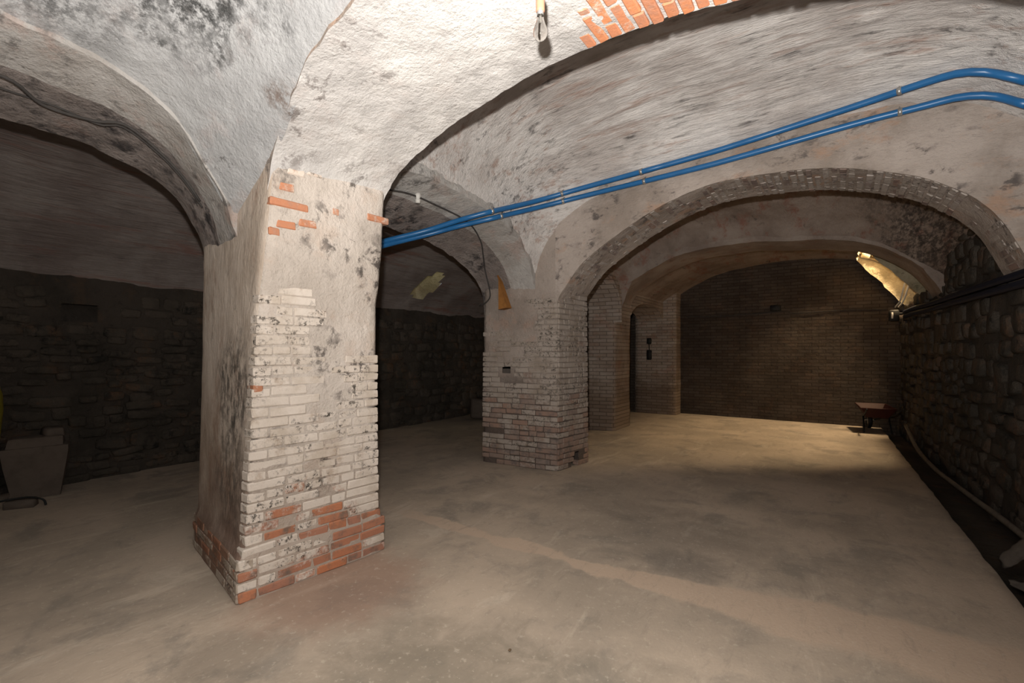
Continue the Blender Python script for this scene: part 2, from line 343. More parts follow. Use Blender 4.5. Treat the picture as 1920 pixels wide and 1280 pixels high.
def pillar(name, levels, mats, sides=(0, 1, 1, 1), seg=14, dz=0.06, amp=0.012, holes=(), rc=0.03, loc=None):
    """lofted masonry pier; levels: z -> corners (N,R,BR,BL), each (x,y); hollow core with displaced faces"""
    tab = [(z, tuple(c for p in pts for c in p)) for z, pts in levels]
    z0, z1 = tab[0][0], tab[-1][0]; nz = int((z1 - z0) / dz); V = []; F = []; mi = []
    for i in range(nz + 1):
        z = z0 + (z1 - z0) * i / nz; q = lerp_tab(tab, z); c = [Vector((q[2 * k], q[2 * k + 1])) for k in range(4)]
        for k in range(4):
            a, b = c[k], c[(k + 1) % 4]; d = (b - a).normalized(); nr = Vector((d.y, -d.x)); L = (b - a).length
            for j in range(seg):
                f = j / seg; p = a.lerp(b, f)
                e = min(f * L, (1 - f) * L)
                if e < 1e-6:   # round the arris a little
                    pd = (a - c[(k - 1) % 4]).normalized(); p = a + (d - pd) * rc * 0.5
                    nn = (nr + Vector((pd.y, -pd.x))).normalized()
                else: nn = nr
                dsp = amp * (fb((p.x, p.y, z), 2.2, 5) + 0.5 * fb((p.x, p.y, z + 9), 9, 3))
                V.append((p.x + nn.x * dsp, p.y + nn.y * dsp, z))
    n4 = 4 * seg
    for i in range(nz):
        for j in range(n4):
            a = i * n4 + j; b = i * n4 + (j + 1) % n4; q = (a, b, b + n4, a + n4)
            cx = sum((Vector(V[w]) for w in q), Vector()) / 4
            if any((cx - Vector(hc)).length < hr for hc, hr in holes): continue
            F.append(q); mi.append(sides[j // seg])
    F.append(tuple(range(nz * n4, nz * n4 + n4))); mi.append(0)
    return V, F, mi, tab

def arch_solid(prof_a, prof_b, ztop, nacross, mats, name, parent=None, amp=0.012, axis='y', n=110):
    """masonry arch: intrados lofted from front profile to back profile, spandrel faces up to ztop.
    prof_a / prof_b: 3D points"""
    A = smooth_curve(prof_a, n); B = smooth_curve(prof_b, n); V = []; F = []; mi = []
    for i in range(n + 1):
        tng = (A[min(i + 1, n)] - A[max(i - 1, 0)]).normalized(); ac = (B[i] - A[i]).normalized(); nn = tng.cross(ac).normalized()
        for j in range(nacross + 1):
            f = j / nacross; p = A[i].lerp(B[i], f)
            dsp = amp * (fb(p, 2.0, 5) + 0.6 * fb(p + Vector((3, 5, 7)), 8, 4))
            V.append(p + nn * dsp + (tng * 0.4 + ac) * (amp * 0.9 * fb(p + Vector((11, 3, 1)), 7, 4) if j in (0, nacross) else 0))
    F += grid_faces(n, nacross); mi += [0 if (j + .5) / nacross < 0.45 else 2 for i in range(n) for j in range(nacross)]
    for side in (0, nacross):       # spandrels
        off = len(V); m = 10
        for i in range(n + 1):
            p0 = V[i * (nacross + 1) + side]
            for k in range(m + 1):
                f = k / m; z = p0.z + (ztop - p0.z) * f; q = Vector((p0.x, p0.y, z))
                if 0 < k: q += (A[0] - B[0]).normalized() * (amp * fb(q, 3, 5))
                V.append(q)
        F += grid_faces(n, m, off, side == 0); mi += [1] * (n * m)
    off = len(V)
    for i in range(n + 1):
        for side in (0, nacross): V.append(Vector((V[i * (nacross + 1) + side].x, V[i * (nacross + 1) + side].y, ztop)))
    F += grid_faces(n, 1, off, True); mi += [1] * n
    return link(name, V, F, mats, parent, True, mi)

def coons(name, c0, c1, d0, d1, nu, nv, mat, amp=0.02, ripple=0.0, hole=None):
    """vault web over a bay bounded by curves c0(v), c1(v) (near/far), d0(u), d1(u) (left/right)"""
    c0 = smooth_curve(c0, nv); c1 = smooth_curve(c1, nv); d0 = smooth_curve(d0, nu); d1 = smooth_curve(d1, nu); V = []
    for i in range(nu + 1):
        u = i / nu
        for j in range(nv + 1):
            v = j / nv
            p = (1 - u) * c0[j] + u * c1[j] + (1 - v) * d0[i] + v * d1[i] - ((1 - u) * (1 - v) * c0[0] + (1 - u) * v * c0[-1] + u * (1 - v) * c1[0] + u * v * c1[-1])
            dsp = amp * (fb(p, 1.3, 5) + 0.5 * fb(p + Vector((4, 4, 4)), 6, 4))
            if ripple: dsp += ripple * fb((p.x * 0.9, p.y * 9, p.z * 9), 1.6, 4)
            V.append(p + Vector((0, 0, dsp)))
    F = grid_faces(nu, nv)
    if hole: F = [f for f in F if not hole(sum((V[k] for k in f), Vector()) / 4)]
    return link(name, V, F, mat)

# ------------------------------------------------------------------ floor and walls
def wall_r(y): return lerp_tab([(-2, 1.45), (5.0, 1.38), (9, 1.22), (12.7, 1.02)], y)
def edge_r(y): return lerp_tab([(-2, 1.0), (4.24, 0.94), (9.6, 0.78), (12.7, 0.70)], y)
V = []; nu, nx = 150, 110
for i in range(nu + 1):
    y = -1.8 + 14.5 * i / nu
    for j in range(nx + 5):
        e = edge_r(y) + 0.015 * fb((y, 0, 0), 3, 4)
        if j <= nx: x = -7.9 + (e + 7.9) * j / nx; z = 0.008 * fb((x, y, 0), 0.8, 4) if j < nx else 0.0
        elif j == nx + 1: x, z = e + 0.012, -0.015
        elif j == nx + 2: x, z = e + 0.02, -0.14
        elif j == nx + 3: x, z = e + 0.25, -0.15 + 0.02 * fb((x, y, 3), 3, 3)
        else: x, z = 1.7, -0.14
        V.append((x, y, z))
struct(link('floor', V, grid_faces(nu, nx + 4, 0, True), [M['floor'], M['rubble']], None, True, [0 if j <= nx else 1 for i in range(nu) for j in range(nx + 4)]))

def wall(name, p0, p1, z0, z1, mat, amp=0.03, n=(80, 30), skip=None, func=None):
    V = []; a, b = Vector(p0), Vector(p1); d = (b - a).normalized(); nr = Vector((-d.y, d.x))
    for i in range(n[0] + 1):
        for j in range(n[1] + 1):
            p = a.lerp(b, i / n[0]); z = z0 + (z1 - z0) * j / n[1]
            if func: p = Vector((func(p.y), p.y))
            dsp = amp * fb((p.x, p.y, z), 2.5, 5); V.append((p.x + nr.x * dsp, p.y + nr.y * dsp, z))
    F = grid_faces(n[0], n[1], 0, True)
    if skip: F = [f for f in F if not skip(sum((Vector(V[k]) for k in f), Vector()) / 4)]
    return struct(link(name, V, F, mat))
niche = lambda c: 1.97 < c.z < 2.22 and 1.55 < c.y < 1.90
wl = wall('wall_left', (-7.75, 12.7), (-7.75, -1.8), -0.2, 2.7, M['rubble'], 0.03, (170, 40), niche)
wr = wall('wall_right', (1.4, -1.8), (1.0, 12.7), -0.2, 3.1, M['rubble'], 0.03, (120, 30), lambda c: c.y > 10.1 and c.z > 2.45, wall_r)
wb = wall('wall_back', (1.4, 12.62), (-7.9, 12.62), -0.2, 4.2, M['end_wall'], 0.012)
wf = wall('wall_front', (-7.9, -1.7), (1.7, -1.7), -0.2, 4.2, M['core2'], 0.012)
# square niche in the left wall
V = [(-7.75, 1.5, 1.92), (-7.75, 1.95, 1.92), (-7.75, 1.95, 2.28), (-7.75, 1.5, 2.28), (-8.05, 1.5, 1.92), (-8.05, 1.95, 1.92), (-8.05, 1.95, 2.28), (-8.05, 1.5, 2.28)]
link('niche', V, [(4, 5, 6, 7), (0, 1, 5, 4), (1, 2, 6, 5), (2, 3, 7, 6), (3, 0, 4, 7)], M['rubble'], wl, False)

# rubble stones, each one its own block proud of the mortar
stones = []
for k in range(10):
    rng = random.Random(100 + k); bm = bmesh.new(); bmesh.ops.create_cube(bm, size=1)
    for v in bm.verts: v.co = Vector((v.co.x * (1 - rng.uniform(0, .16)), v.co.y, v.co.z * (1 - rng.uniform(0, .22)))) + Vector([rng.uniform(-.06, .06) for _ in range(3)])
    bmesh.ops.bevel(bm, geom=bm.edges[:], offset=0.12, segments=1, affect='EDGES')
    me = bpy.data.meshes.new('stone'); bm.to_mesh(me); bm.free(); me.materials.append(M['stone'])
    for p in me.polygons: p.use_smooth = True
    stones.append(me)
def rubble(parent, y0, y1, z0, z1, xf, face, seed, lens=(0.18, 0.42), hs=(0.10, 0.19), skip=None):
    rng = random.Random(seed); z = z0; n = 0
    while z < z1:
        h = rng.uniform(*hs); y = y0 + rng.uniform(0, .2)
        while y < y1:
            ln = rng.uniform(*lens)
            if rng.random() < 0.9 and not (skip and skip(y + ln / 2, z + h / 2)):
                place('stone', stones[rng.randrange(10)], None, (xf(y + ln / 2) + face * rng.uniform(-0.035, 0.0), y + ln / 2, z + h / 2 + rng.uniform(-.04, .04)),
                      (rng.uniform(-.12, .12), rng.uniform(-.14, .14), math.pi / 2 + rng.uniform(-.06, .06)), parent, (ln * rng.uniform(0.7, 1.1), 0.12, h * rng.uniform(0.75, 1.1))); n += 1
            y += ln
        z += h
    return n
nichesk = lambda y, z: 1.35 < y < 2.1 and 1.92 < z < 2.45
rubble(wl, 0.3, 3.4, 0.0, 2.25, lambda y: -7.75, 1, 3, skip=nichesk)
rubble(wl, 5.8, 10.2, 0.0, 2.2, lambda y: -7.75, 1, 4, (0.25, 0.5), (0.16, 0.24))
rubble(wr, 6.3, 8.9, 2.55, 3.0, wall_r, -1, 6, (0.22, 0.5), (0.13, 0.24))
rubble(wr, 4.9, 12.5, -0.1, 2.5, wall_r, -1, 5, (0.22, 0.5), (0.13, 0.24))

# ------------------------------------------------------------------ pillars
P1 = [(0.0, [(-3.12, 1.43), (-3.03, 2.53), (-4.4, 2.56), (-4.4, 1.67)]),
      (0.27, [(-3.12, 1.435), (-3.03, 2.53), (-4.4, 2.56), (-4.4, 1.68)]),
      (0.33, [(-3.14, 1.48), (-3.055, 2.49), (-4.4, 2.52), (-4.4, 1.70)]),
      (1.6, [(-3.12, 1.535), (-3.05, 2.475), (-4.4, 2.5), (-4.4, 1.725)]),
      (2.0, [(-3.115, 1.56), (-3.05, 2.48), (-4.4, 2.5), (-4.4, 1.73)]),
      (2.12, [(-3.09, 1.565), (-3.03, 2.49), (-4.4, 2.5), (-4.4, 1.733)]),
      (2.4, [(-3.08, 1.59), (-3.025, 2.515), (-4.4, 2.5), (-4.4, 1.735)]),
      (2.9, [(-3.045, 1.62), (-3.01, 2.535), (-4.4, 2.5), (-4.4, 1.74)]),
      (3.3, [(-3.03, 1.64), (-3.01, 2.535), (-4.4, 2.5), (-4.4, 1.74)])]
p1 = empty('brick_pillar', (-3.6, 2.0, 0)); INV = Matrix.Translation((-3.6, -2.0, 0))
V, F, mi, tab1 = pillar('core', P1, None, sides=(0, 1, 1, 1), amp=0.0035, dz=0.045, seg=22)
loc = Vector((-3.6, 2.0, 0))
link('core', [Vector(v) - loc for v in V], F, [M['core1'], M['side1']], p1, True, mi)
tag(p1, 'whitewashed brick pillar nearest the camera with bare orange bricks at its foot', 'pillar')
def cornerfun(tab, k, off): return lambda z: (lerp_tab(tab, z)[2 * k] - off.x, lerp_tab(tab, z)[2 * k + 1] - off.y)
def sk1(u, z, ln, L):
    if z > 1.55 and u > 0.42 * L and (z > 1.95 or random.random() < 0.75): return True     # smooth plaster patch on the upper right
    if z > 1.85 and random.random() < 0.35 + (z - 1.85) * 2: return True
    if 1.15 < z < 1.75 and 0.45 * L < u < 0.68 * L: return True
    return False
nb1 = brick_face(p1, cornerfun(tab1, 0, loc), cornerfun(tab1, 1, loc), 0.0, 2.12, 'brick1', 0.0685, 0.0055, sk1, 11)
# two courses of the plinth return round the damp left side
brick_face(p1, cornerfun(tab1, 3, loc), cornerfun(tab1, 0, loc), 0.0, 0.28, 'brick_damp', 0.0685, 0.004, None, 12)
# bare bricks showing through the upper plaster
for (u, z, ln) in [(0.13, 2.60, 0.26), (0.10, 2.71, 0.10), (0.28, 2.50, 0.13), (0.12, 2.46, 0.13), (0.04, 2.40, 0.07), (0.50, 2.63, 0.05), (0.90, 2.66, 0.20), (0.16, 2.83, 0.12), (0.30, 2.86, 0.11),
                   (0.03, 1.68, 0.06), (0.02, 1.36, 0.06), (0.06, 3.0, 0.1), (0.06, 3.07, 0.1), (0.06, 3.14, 0.1)]:
    a = Vector((*cornerfun(tab1, 0, loc)(z), 0)); b = Vector((*cornerfun(tab1, 1, loc)(z), 0)); d = (b - a).normalized(); nr = Vector((d.y, -d.x, 0))
    L = min((0.06, 0.12, 0.25), key=lambda q: abs(q - ln))
    place('brick', brick_mesh(L, 'orange_worn', 1, 0.056), None, a + d * (u * (b - a).length + 0.02) + nr * (-0.046 + (0.05 if z > 2.95 else 0)) + Vector((0, 0, z)), (0, 0, math.atan2(d.y, d.x)), p1, (ln / L, 1, 1))

P2 = [(0.0, [(-3.11, 5.50), (-3.02, 6.25), (-4.30, 6.3), (-4.30, 5.38)]),
      (1.6, [(-3.10, 5.50), (-3.03, 6.24), (-4.30, 6.3), (-4.30, 5.40)]),
      (3.4, [(-3.10, 5.52), (-3.05, 6.24), (-4.32, 6.3), (-4.32, 5.44)])]
loc = Vector((-3.65, 5.9, 0)); p2 = empty('brick_pillar', loc)
V, F, mi, tab2 = pillar('core', P2, None, sides=(0, 0, 0, 0), dz=0.05, seg=18, holes=[((-3.92, 5.42, 1.36), 0.075), ((-3.07, 5.92, 0.10), 0.10)])
link('core', [Vector(v) - loc for v in V], F, M['core2'], p2)
tag(p2, 'grey-brown brick pillar in the middle with a small dark hole and weathered bricks', 'pillar')
def sk2(u, z, ln, L):   # -y face; u runs from the back-left corner
    if abs(u - 0.40) < 0.09 and abs(z - 1.36) < 0.08: return True
    if u < 0.38: return z > 1.9 or (z > 1.4 and random.random() < 0.4) or random.random() < 0.08
    if z > 1.75 and u < 0.85: return True
    if z > 1.2 and u < 0.62: return random.random() < 0.75
    return z > 2.35
nb2 = brick_face(p2, cornerfun(tab2, 3, loc), cornerfun(tab2, 0, loc), 0.0, 2.4, 'brick2', 0.073, 0.012, sk2, 21)
nb2 += brick_face(p2, cornerfun(tab2, 0, loc), cornerfun(tab2, 1, loc), 0.0, 2.45, 'brick2', 0.073, 0.012, lambda u, z, ln, L: z < 0.2 and 0.28 < u < 0.56, 22)
P3 = [(0.0, [(-3.76, 8.98), (-3.77, 9.91), (-4.4, 9.9), (-4.31, 8.84)]), (3.4, [(-3.74, 9.0), (-3.75, 9.91), (-4.4, 9.9), (-4.33, 8.88)])]
def simple_pier(levels, loc, label, mat):
    loc = Vector(loc); o = empty('brick_pillar', loc); V, F, mi, tab = pillar('core', levels, None, sides=(0, 0, 0, 0), dz=0.1, seg=8)
    link('core', [Vector(v) - loc for v in V], F, mat, o); return tag(o, label, 'pillar')
simple_pier(P3, (-4.0, 9.4, 0), 'narrow far pillar seen through the wide right-hand arch', M['far_pier'])
P4 = [(0.0, [(-3.42, 12.15), (-3.42, 12.6), (-4.55, 12.6), (-4.5, 12.15)]), (3.6, [(-3.42, 12.15), (-3.42, 12.6), (-4.55, 12.6), (-4.5, 12.15)])]
simple_pier(P4, (-4.0, 12.4, 0), 'dark pilaster against the end wall left of its big lunette', M['far_pier'])
P0 = [(0.0, [(-3.1, -1.68), (-3.1, -1.1), (-4.4, -1.1), (-4.4, -1.68)]), (3.3, [(-3.1, -1.68), (-3.1, -1.1), (-4.4, -1.1), (-4.4, -1.68)])]
simple_pier(P0, (-3.7, -1.4, 0), 'half pillar beside the camera carrying the left arcade arch', M['core1'])

# ------------------------------------------------------------------ transverse arches over the nave
T1p = [(-3.14, 2.55), (-3.06, 2.80), (-2.95, 2.95), (-2.6, 3.13), (-2.29, 3.24), (-1.6, 3.37), (-1.1, 3.395), (-0.38, 3.33), (0.3, 3.13), (0.9, 2.72), (1.2, 2.3), (1.42, 1.8)]
def a_near(x): return lerp_tab([(-3.1, 1.62), (-2.6, 1.52), (-2.2, 1.44), (-1, 1.42), (2, 1.42)], x)
t1 = arch_solid([(x, a_near(x), z) for x, z in T1p], [(x, 2.53, z) for x, z in T1p], 4.3, 26, [M['arch_white'], M['span'], M['arch_white']], 'transverse_arch', n=150)
tag(t1, 'bright whitewashed arch overhead springing from the nearest pillar', 'arch')
T2p = [(-3.14, 2.15), (-3.08, 2.34), (-2.96, 2.50), (-2.68, 2.80), (-1.98, 3.20), (-1.36, 3.42), (-0.82, 3.46), (-0.1, 3.39), (0.49, 3.20), (0.84, 2.98), (1.06, 2.74), (1.22, 2.4), (1.42, 1.9)]
t2 = arch_solid([(x, 5.5, z) for x, z in T2p], [(x, 6.25, z) for x, z in T2p], 4.3, 18, [M['span'], M['span'], M['span']], 'transverse_arch', n=130, amp=0.004)
tag(t2, 'wide low arch from the middle pillar to the right wall below the blue pipes', 'arch')
T3p = [(-3.80, 2.45), (-3.7, 2.75), (-3.42, 3.0), (-2.46, 3.42), (-1.4, 3.50), (-0.8, 3.45), (-0.1, 3.38), (0.46, 3.21), (0.9, 2.9), (1.16, 2.5), (1.3, 2.1)]
t3 = arch_solid([(x, 9.0, z) for x, z in T3p], [(x, 9.9, z) for x, z in T3p], 4.3, 12, [M['far_plain']] * 3, 'transverse_arch', n=70)
tag(t3, 'dark far arch before the end bay framed inside the wider arch', 'arch')

# voussoir bricks lining the underside of the middle arch
V2 = smooth_curve([(x, 0, z) for x, z in T2p], 400); acc = 0; rng = random.Random(5)
for i in range(8, 392):
    acc += (V2[i] - V2[i - 1]).length
    if acc >= 0.072:
        acc = 0; t = (V2[i + 1] - V2[i - 1]).normalized(); x, z = V2[i].x, V2[i].z
        if x > 1.25 or x < -2.95: continue
        ang = math.atan2(t.z, t.x); y = 5.5 + rng.choice((0.0, -0.12)); row = 0
        bare = -1.3 < x < 0.9
        while y < 6.22:
            ln = rng.choice((0.25, 0.25, 0.15)); ln2 = min(ln, 6.27 - y)
            if ln2 > 0.06 and (bare or rng.random() < 0.35):
                me = brick_mesh(ln - 0.012, 'brick3', rng.randrange(5), 0.058)
                place('brick', me, None, Vector((x, max(5.512, y) + ln2 / 2, z)) + Vector((-t.z, 0, t.x)) * (0.046 + rng.uniform(-.004, .004)),
                      Matrix(((0, t.z * -1, t.x), (1, 0, 0), (0, t.x, t.z))).to_euler(), t2, (ln2 / ln, 1, 1))
            y += ln
# bare orange bricks where the plaster has fallen from the near arch
V1 = smooth_curve([(x, 0, z) for x, z in T1p], 500); acc = 0; rng = random.Random(9); c = 0
for i in range(2, 498):
    acc += (V1[i] - V1[i - 1]).length
    if acc >= 0.074:
        acc = 0; x, z = V1[i].x, V1[i].z
        if not -1.22 < x < -0.15: continue
        t = (V1[i + 1] - V1[i - 1]).normalized(); c += 1
        y = 2.53
        lo = 2.53 - lerp_tab([(-1.22, 0.10), (-1.1, 0.30), (-0.9, 0.42), (-0.5, 0.4), (-0.15, 0.25)], x) + rng.uniform(-.05, .05)
        off = 0.11 if c % 2 else 0.0
        for k in range(3):
            l0 = y - (0.25 if k or not off else 0.13); l1 = y; y = l0
            if l1 < lo + 0.05: break
            l0 = max(l0, lo); ln = l1 - l0 - 0.010; ln2 = min((0.06, 0.12, 0.24), key=lambda q: abs(q - ln))
            place('brick', brick_mesh(ln2, 'orange', rng.randrange(5), 0.062), None, Vector((x, (l0 + l1) / 2 - 0.004, z)) + Vector((-t.z, 0, t.x)) * (0.041 + rng.uniform(-.004, .004)),
                  Matrix(((0, -t.z, t.x), (1, 0, 0), (0, t.x, t.z))).to_euler(), t1, (ln / ln2, 1, 1))

# ------------------------------------------------------------------ arcade arches between nave and aisle
def arcade(front, xf, back, xb, label, mats, nacr=14):
    return tag(arch_solid([(xf, y, z) for y, z in front][::-1], [(xb, y, z) for y, z in back][::-1], 4.3, nacr, mats, 'arcade_arch', n=90, amp=0.015), label, 'arch')
AM = [M['intrados'], M['intrados'], M['rough']]
L0f = [(-1.2, 2.3), (-1.08, 2.75), (-0.85, 3.1), (-0.4, 3.3), (0.2, 3.36), (0.79, 3.34), (1.02, 3.28), (1.23, 3.16), (1.43, 2.92), (1.60, 2.62), (1.72, 2.2)]
L0b = [(-1.2, 2.3), (-1.08, 2.65), (-0.85, 2.9), (-0.4, 3.05), (0.2, 3.10), (0.83, 3.09), (1.11, 3.06), (1.40, 2.96), (1.60, 2.78), (1.73, 2.50), (1.80, 2.1)]
arcade(L0f, -3.6, L0b, -4.4, 'plastered arch into the dark side aisle left of the nearest pillar', AM)
L1f = [(2.4, 2.2), (2.52, 2.75), (2.7, 3.1), (3.0, 3.32), (3.29, 3.39), (3.8, 3.37), (4.36, 3.30), (4.85, 3.18), (5.20, 2.96), (5.38, 2.72), (5.50, 2.42), (5.58, 2.1)]
L1b = [(2.4, 2.2), (2.52, 2.6), (2.7, 2.85), (3.0, 3.0), (3.4, 3.06), (3.9, 3.05), (4.3, 3.02), (4.7, 2.93), (5.05, 2.80), (5.30, 2.65), (5.44, 2.45), (5.52, 2.1)]
arcade(L1f, -3.45, L1b, -4.36, 'rough arch opening between the two big pillars', AM)
def mirror_arch(y0, y1, zs, za): 
    c = (y0 + y1) / 2; r = (y1 - y0) / 2
    return [(c + r * math.cos(math.pi - k * math.pi / 12) * 1.0, zs + (za - zs) * (math.sin(k * math.pi / 12) ** 0.7)) for k in range(13)]
arcade(mirror_arch(6.15, 8.98, 2.2, 3.2), -3.6, mirror_arch(6.15, 8.95, 2.2, 3.05), -4.4, 'dim arch behind the middle pillar into the side aisle', [M['far_pier']] * 3, 8)
arcade(mirror_arch(9.8, 12.25, 2.1, 2.74), -3.75, mirror_arch(9.8, 12.25, 2.1, 2.7), -4.4, 'dark narrow arch behind the far pillar next to the end wall', [M['far_pier']] * 3, 8)

# ------------------------------------------------------------------ vaults
far1 = [(-3.65, 1.66, 2.60), (-3.3, 1.66, 2.76)] + [(x, a_near(x) + 0.03, z + 0.006) for x, z in T1p[2:]]
near1 = [(x, -1.70 if i else -1.2, z) for i, (x, y, z) in enumerate(far1)]
near1[0] = (-3.65, -1.2, 2.45)
L0d = [(-3.65, y, z + 0.01) for y, z in L0f[0:]]; L0d[0] = (-3.65, -1.2, 2.45); L0d[-2] = (-3.65, 1.62, 2.62); L0d[-1] = far1[0]
r1 = [(1.42, -1.7, 1.8), (1.42, -0.8, 2.4), (1.42, 0, 2.6), (1.42, 0.8, 2.4), (1.42, a_near(1.4) + .02, 1.82)]
near1[-1] = r1[0]; far1[-1] = r1[-1]
struct(coons('ceiling', near1, far1, L0d, r1, 100, 130, M['white'], 0.022))
c1 = [(-3.48, 5.54, 2.55), (-3.34, 5.54, 2.95), (-3.1, 5.54, 3.26), (-2.7, 5.54, 3.50), (-2.2, 5.54, 3.63), (-1.3, 5.54, 3.76), (-0.4, 5.54, 3.84), (0.3, 5.54, 3.84), (0.9, 5.54, 3.70), (1.42, 5.54, 3.3)]
c0 = [(-3.48, 2.5, 2.55), (-3.34, 2.5, 2.9), (-3.1, 2.5, 3.2), (-2.7, 2.5, 3.42), (-2.2, 2.5, 3.56), (-1.3, 2.5, 3.66), (-0.4, 2.5, 3.66), (0.3, 2.5, 3.6), (0.9, 2.5, 3.5), (1.42, 2.5, 3.3)]
d0 = [(-3.48, y, z + 0.01) for y, z in L1f[1:-1]]; d0[0] = c0[0]; d0[-1] = c1[0]
d1 = [(1.42, 2.5, 3.3), (1.42, 3.2, 3.55), (1.42, 4.0, 3.62), (1.42, 4.8, 3.55), (1.42, 5.54, 3.3)]
struct(coons('ceiling', c0, c1, d0, d1, 130, 150, M['vault'], 0.016, 0.016))
def shift(cv, y): return [(a, y, c) for a, b, c in cv]
lf = mirror_arch(6.2, 9.02, 2.5, 3.25)
d0 = [(-3.62, y, z) for y, z in lf]
e0 = shift(c1, 6.2)[:-2] + [(1.0, 6.2, 3.35), (1.42, 6.2, 2.5)]; e1 = [(-3.62, 9.03, 2.5), (-3.3, 9.03, 3.1)] + [(x, 9.03, z + 0.04) for x, z in T3p[3:-2]] + [(1.42, 9.03, 2.5)]; e0[0] = d0[0]; e1[0] = d0[-1]
d1 = [(1.42, 6.2, 2.5), (1.42, 7.0, 2.7), (1.42, 8.2, 2.7), (1.42, 9.03, 2.5)]
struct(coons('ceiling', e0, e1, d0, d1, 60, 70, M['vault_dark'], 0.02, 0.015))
# end bay: barrel along the nave, its right haunch broken by the light shaft
prof4 = [(-3.95, 2.75), (-3.75, 2.90), (-3.42, 3.12), (-2.6, 3.52), (-1.7, 3.68), (-0.8, 3.73), (0.0, 3.66), (0.6, 3.48), (1.0, 3.12), (1.3, 2.62), (1.42, 2.4)]
pr = smooth_curve([(x, 0, z) for x, z in prof4], 70); V = []; ny = 46
for i in range(ny + 1):
    y = 9.85 + 2.85 * i / ny
    for p in pr: V.append(Vector((p.x, y, p.z)) + Vector((0, 0, 0.02 * fb((p.x, y, p.z), 2, 4))))
F = [f for f in grid_faces(ny, 70) if not ((lambda c: 10.55 < c.y < 12.25 and c.x > 0.32 and c.z > 2.92)(sum((V[k] for k in f), Vector()) / 4))]
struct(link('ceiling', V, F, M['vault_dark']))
# side aisle: long barrel with a small shaft
profA = [(-7.85, 2.3), (-7.74, 2.52), (-7.42, 2.85), (-6.8, 3.25), (-6.1, 3.52), (-5.4, 3.52), (-4.8, 3.38), (-4.3, 3.15)]
pr = smooth_curve([(x, 0, z) for x, z in profA], 50); V = []; ny = 130
for i in range(ny + 1):
    y = -1.75 + 14.4 * i / ny
    for p in pr: V.append(Vector((p.x, y, p.z)) + Vector((0, 0, 0.03 * fb((p.x, y * 0.6, p.z), 1.6, 4))))
def ahole(c): return ((c.y - 7.15) / 0.26) ** 2 + ((c.z - 3.0) / 0.26) ** 2 < 1 and c.x < -6.4
F = [f for f in grid_faces(ny, 50) if not ahole(sum((V[k] for k in f), Vector()) / 4)]
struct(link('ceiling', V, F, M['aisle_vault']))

# light shafts: stone-lined wells rising from the vault haunches to the open air
def shaft(name, ring0, ring1, label, mat):
    """ring0 / ring1: lower and upper outline (4 points each)"""
    V = []; n = 12; ns = 14
    for i in range(ns + 1):
        f = i / ns; c = [Vector(a).lerp(Vector(b), f) for a, b in zip(ring0, ring1)]
        for k in range(4):
            for j in range(n):
                p = c[k].lerp(c[(k + 1) % 4], j / n); V.append(p + Vector((fb(p, 4, 4), fb(p + Vector((9, 9, 9)), 4, 4), 0)) * 0.05)
    F = []
    for i in range(ns):
        for j in range(4 * n):
            a = i * 4 * n + j; b = i * 4 * n + (j + 1) % (4 * n); F.append((a, b, b + 4 * n, a + 4 * n))
    return tag(link(name, V, F, mat), label, 'light shaft')
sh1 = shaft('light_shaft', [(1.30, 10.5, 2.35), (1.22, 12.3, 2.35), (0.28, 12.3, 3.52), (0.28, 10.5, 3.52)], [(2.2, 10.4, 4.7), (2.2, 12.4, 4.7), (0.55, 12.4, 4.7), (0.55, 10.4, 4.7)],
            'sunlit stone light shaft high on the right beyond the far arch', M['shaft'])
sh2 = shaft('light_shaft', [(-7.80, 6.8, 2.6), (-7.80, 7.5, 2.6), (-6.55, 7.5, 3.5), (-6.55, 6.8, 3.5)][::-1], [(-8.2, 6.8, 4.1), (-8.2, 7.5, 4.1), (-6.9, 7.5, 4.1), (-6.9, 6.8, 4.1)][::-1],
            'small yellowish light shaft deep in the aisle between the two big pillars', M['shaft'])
# dressed stones lining the bright side of the shaft
rng = random.Random(77); me_s = [s.copy() for s in stones[:5]]
for s in me_s: s.materials.clear(); s.materials.append(M['shaft'])
for r in range(15):
    z = 2.30 + r * 0.125; x = 0.12 + rng.uniform(0, .1)
    while x < 1.9:
        ln = rng.uniform(0.14, 0.34)
        if z + 0.03 > lerp_tab(prof4, x + ln / 2) and rng.random() < 0.94:
            place('stone', me_s[rng.randrange(5)], None, (x + ln / 2, 12.27 + rng.uniform(0, .035), z + 0.06), (rng.uniform(-.1, .1), 0.25 + rng.uniform(-.12, .12), rng.uniform(-.08, .08)), sh1, (ln * 0.96, 0.14, 0.125 * rng.uniform(0.8, 1.05)))
        x += ln

# ------------------------------------------------------------------ pipes and cables
def clip(parent, p, r, d=(1, 0, 0)):
    c = [Vector(p) + Vector(d) * s for s in (-0.016, 0.016)]
    tube('pipe_clip', c, r, M['steel'], parent, 12, straight=True)
    o = tube('clip_screw', [Vector(p) + Vector((0, 0, r)), Vector(p) + Vector((0, 0.05, r + 0.03))], 0.006, M['steel'], parent, 6, straight=True)
up = [(1.169, 5.213, 3.678), (1.012, 5.384, 3.876), (0.823, 5.398, 3.948), (0.568, 5.403, 3.939), (0.1, 5.563, 3.952), (-0.828, 5.585, 3.867), (-1.35, 5.464, 3.778), (-2.637, 5.417, 3.696), (-3.379, 5.325, 3.619), (-3.877, 4.976, 3.476), (-4.133, 4.675, 3.34), (-4.263, 4.218, 3.129), (-4.359, 3.784, 2.955), (-4.454, 3.473, 2.827)]
from mathutils.bvhtree import BVHTree
def bvh(o):
    m = o.matrix_world; return BVHTree.FromPolygons([m @ v.co for v in o.data.vertices], [tuple(p.vertices) for p in o.data.polygons])
bpy.context.view_layer.update()
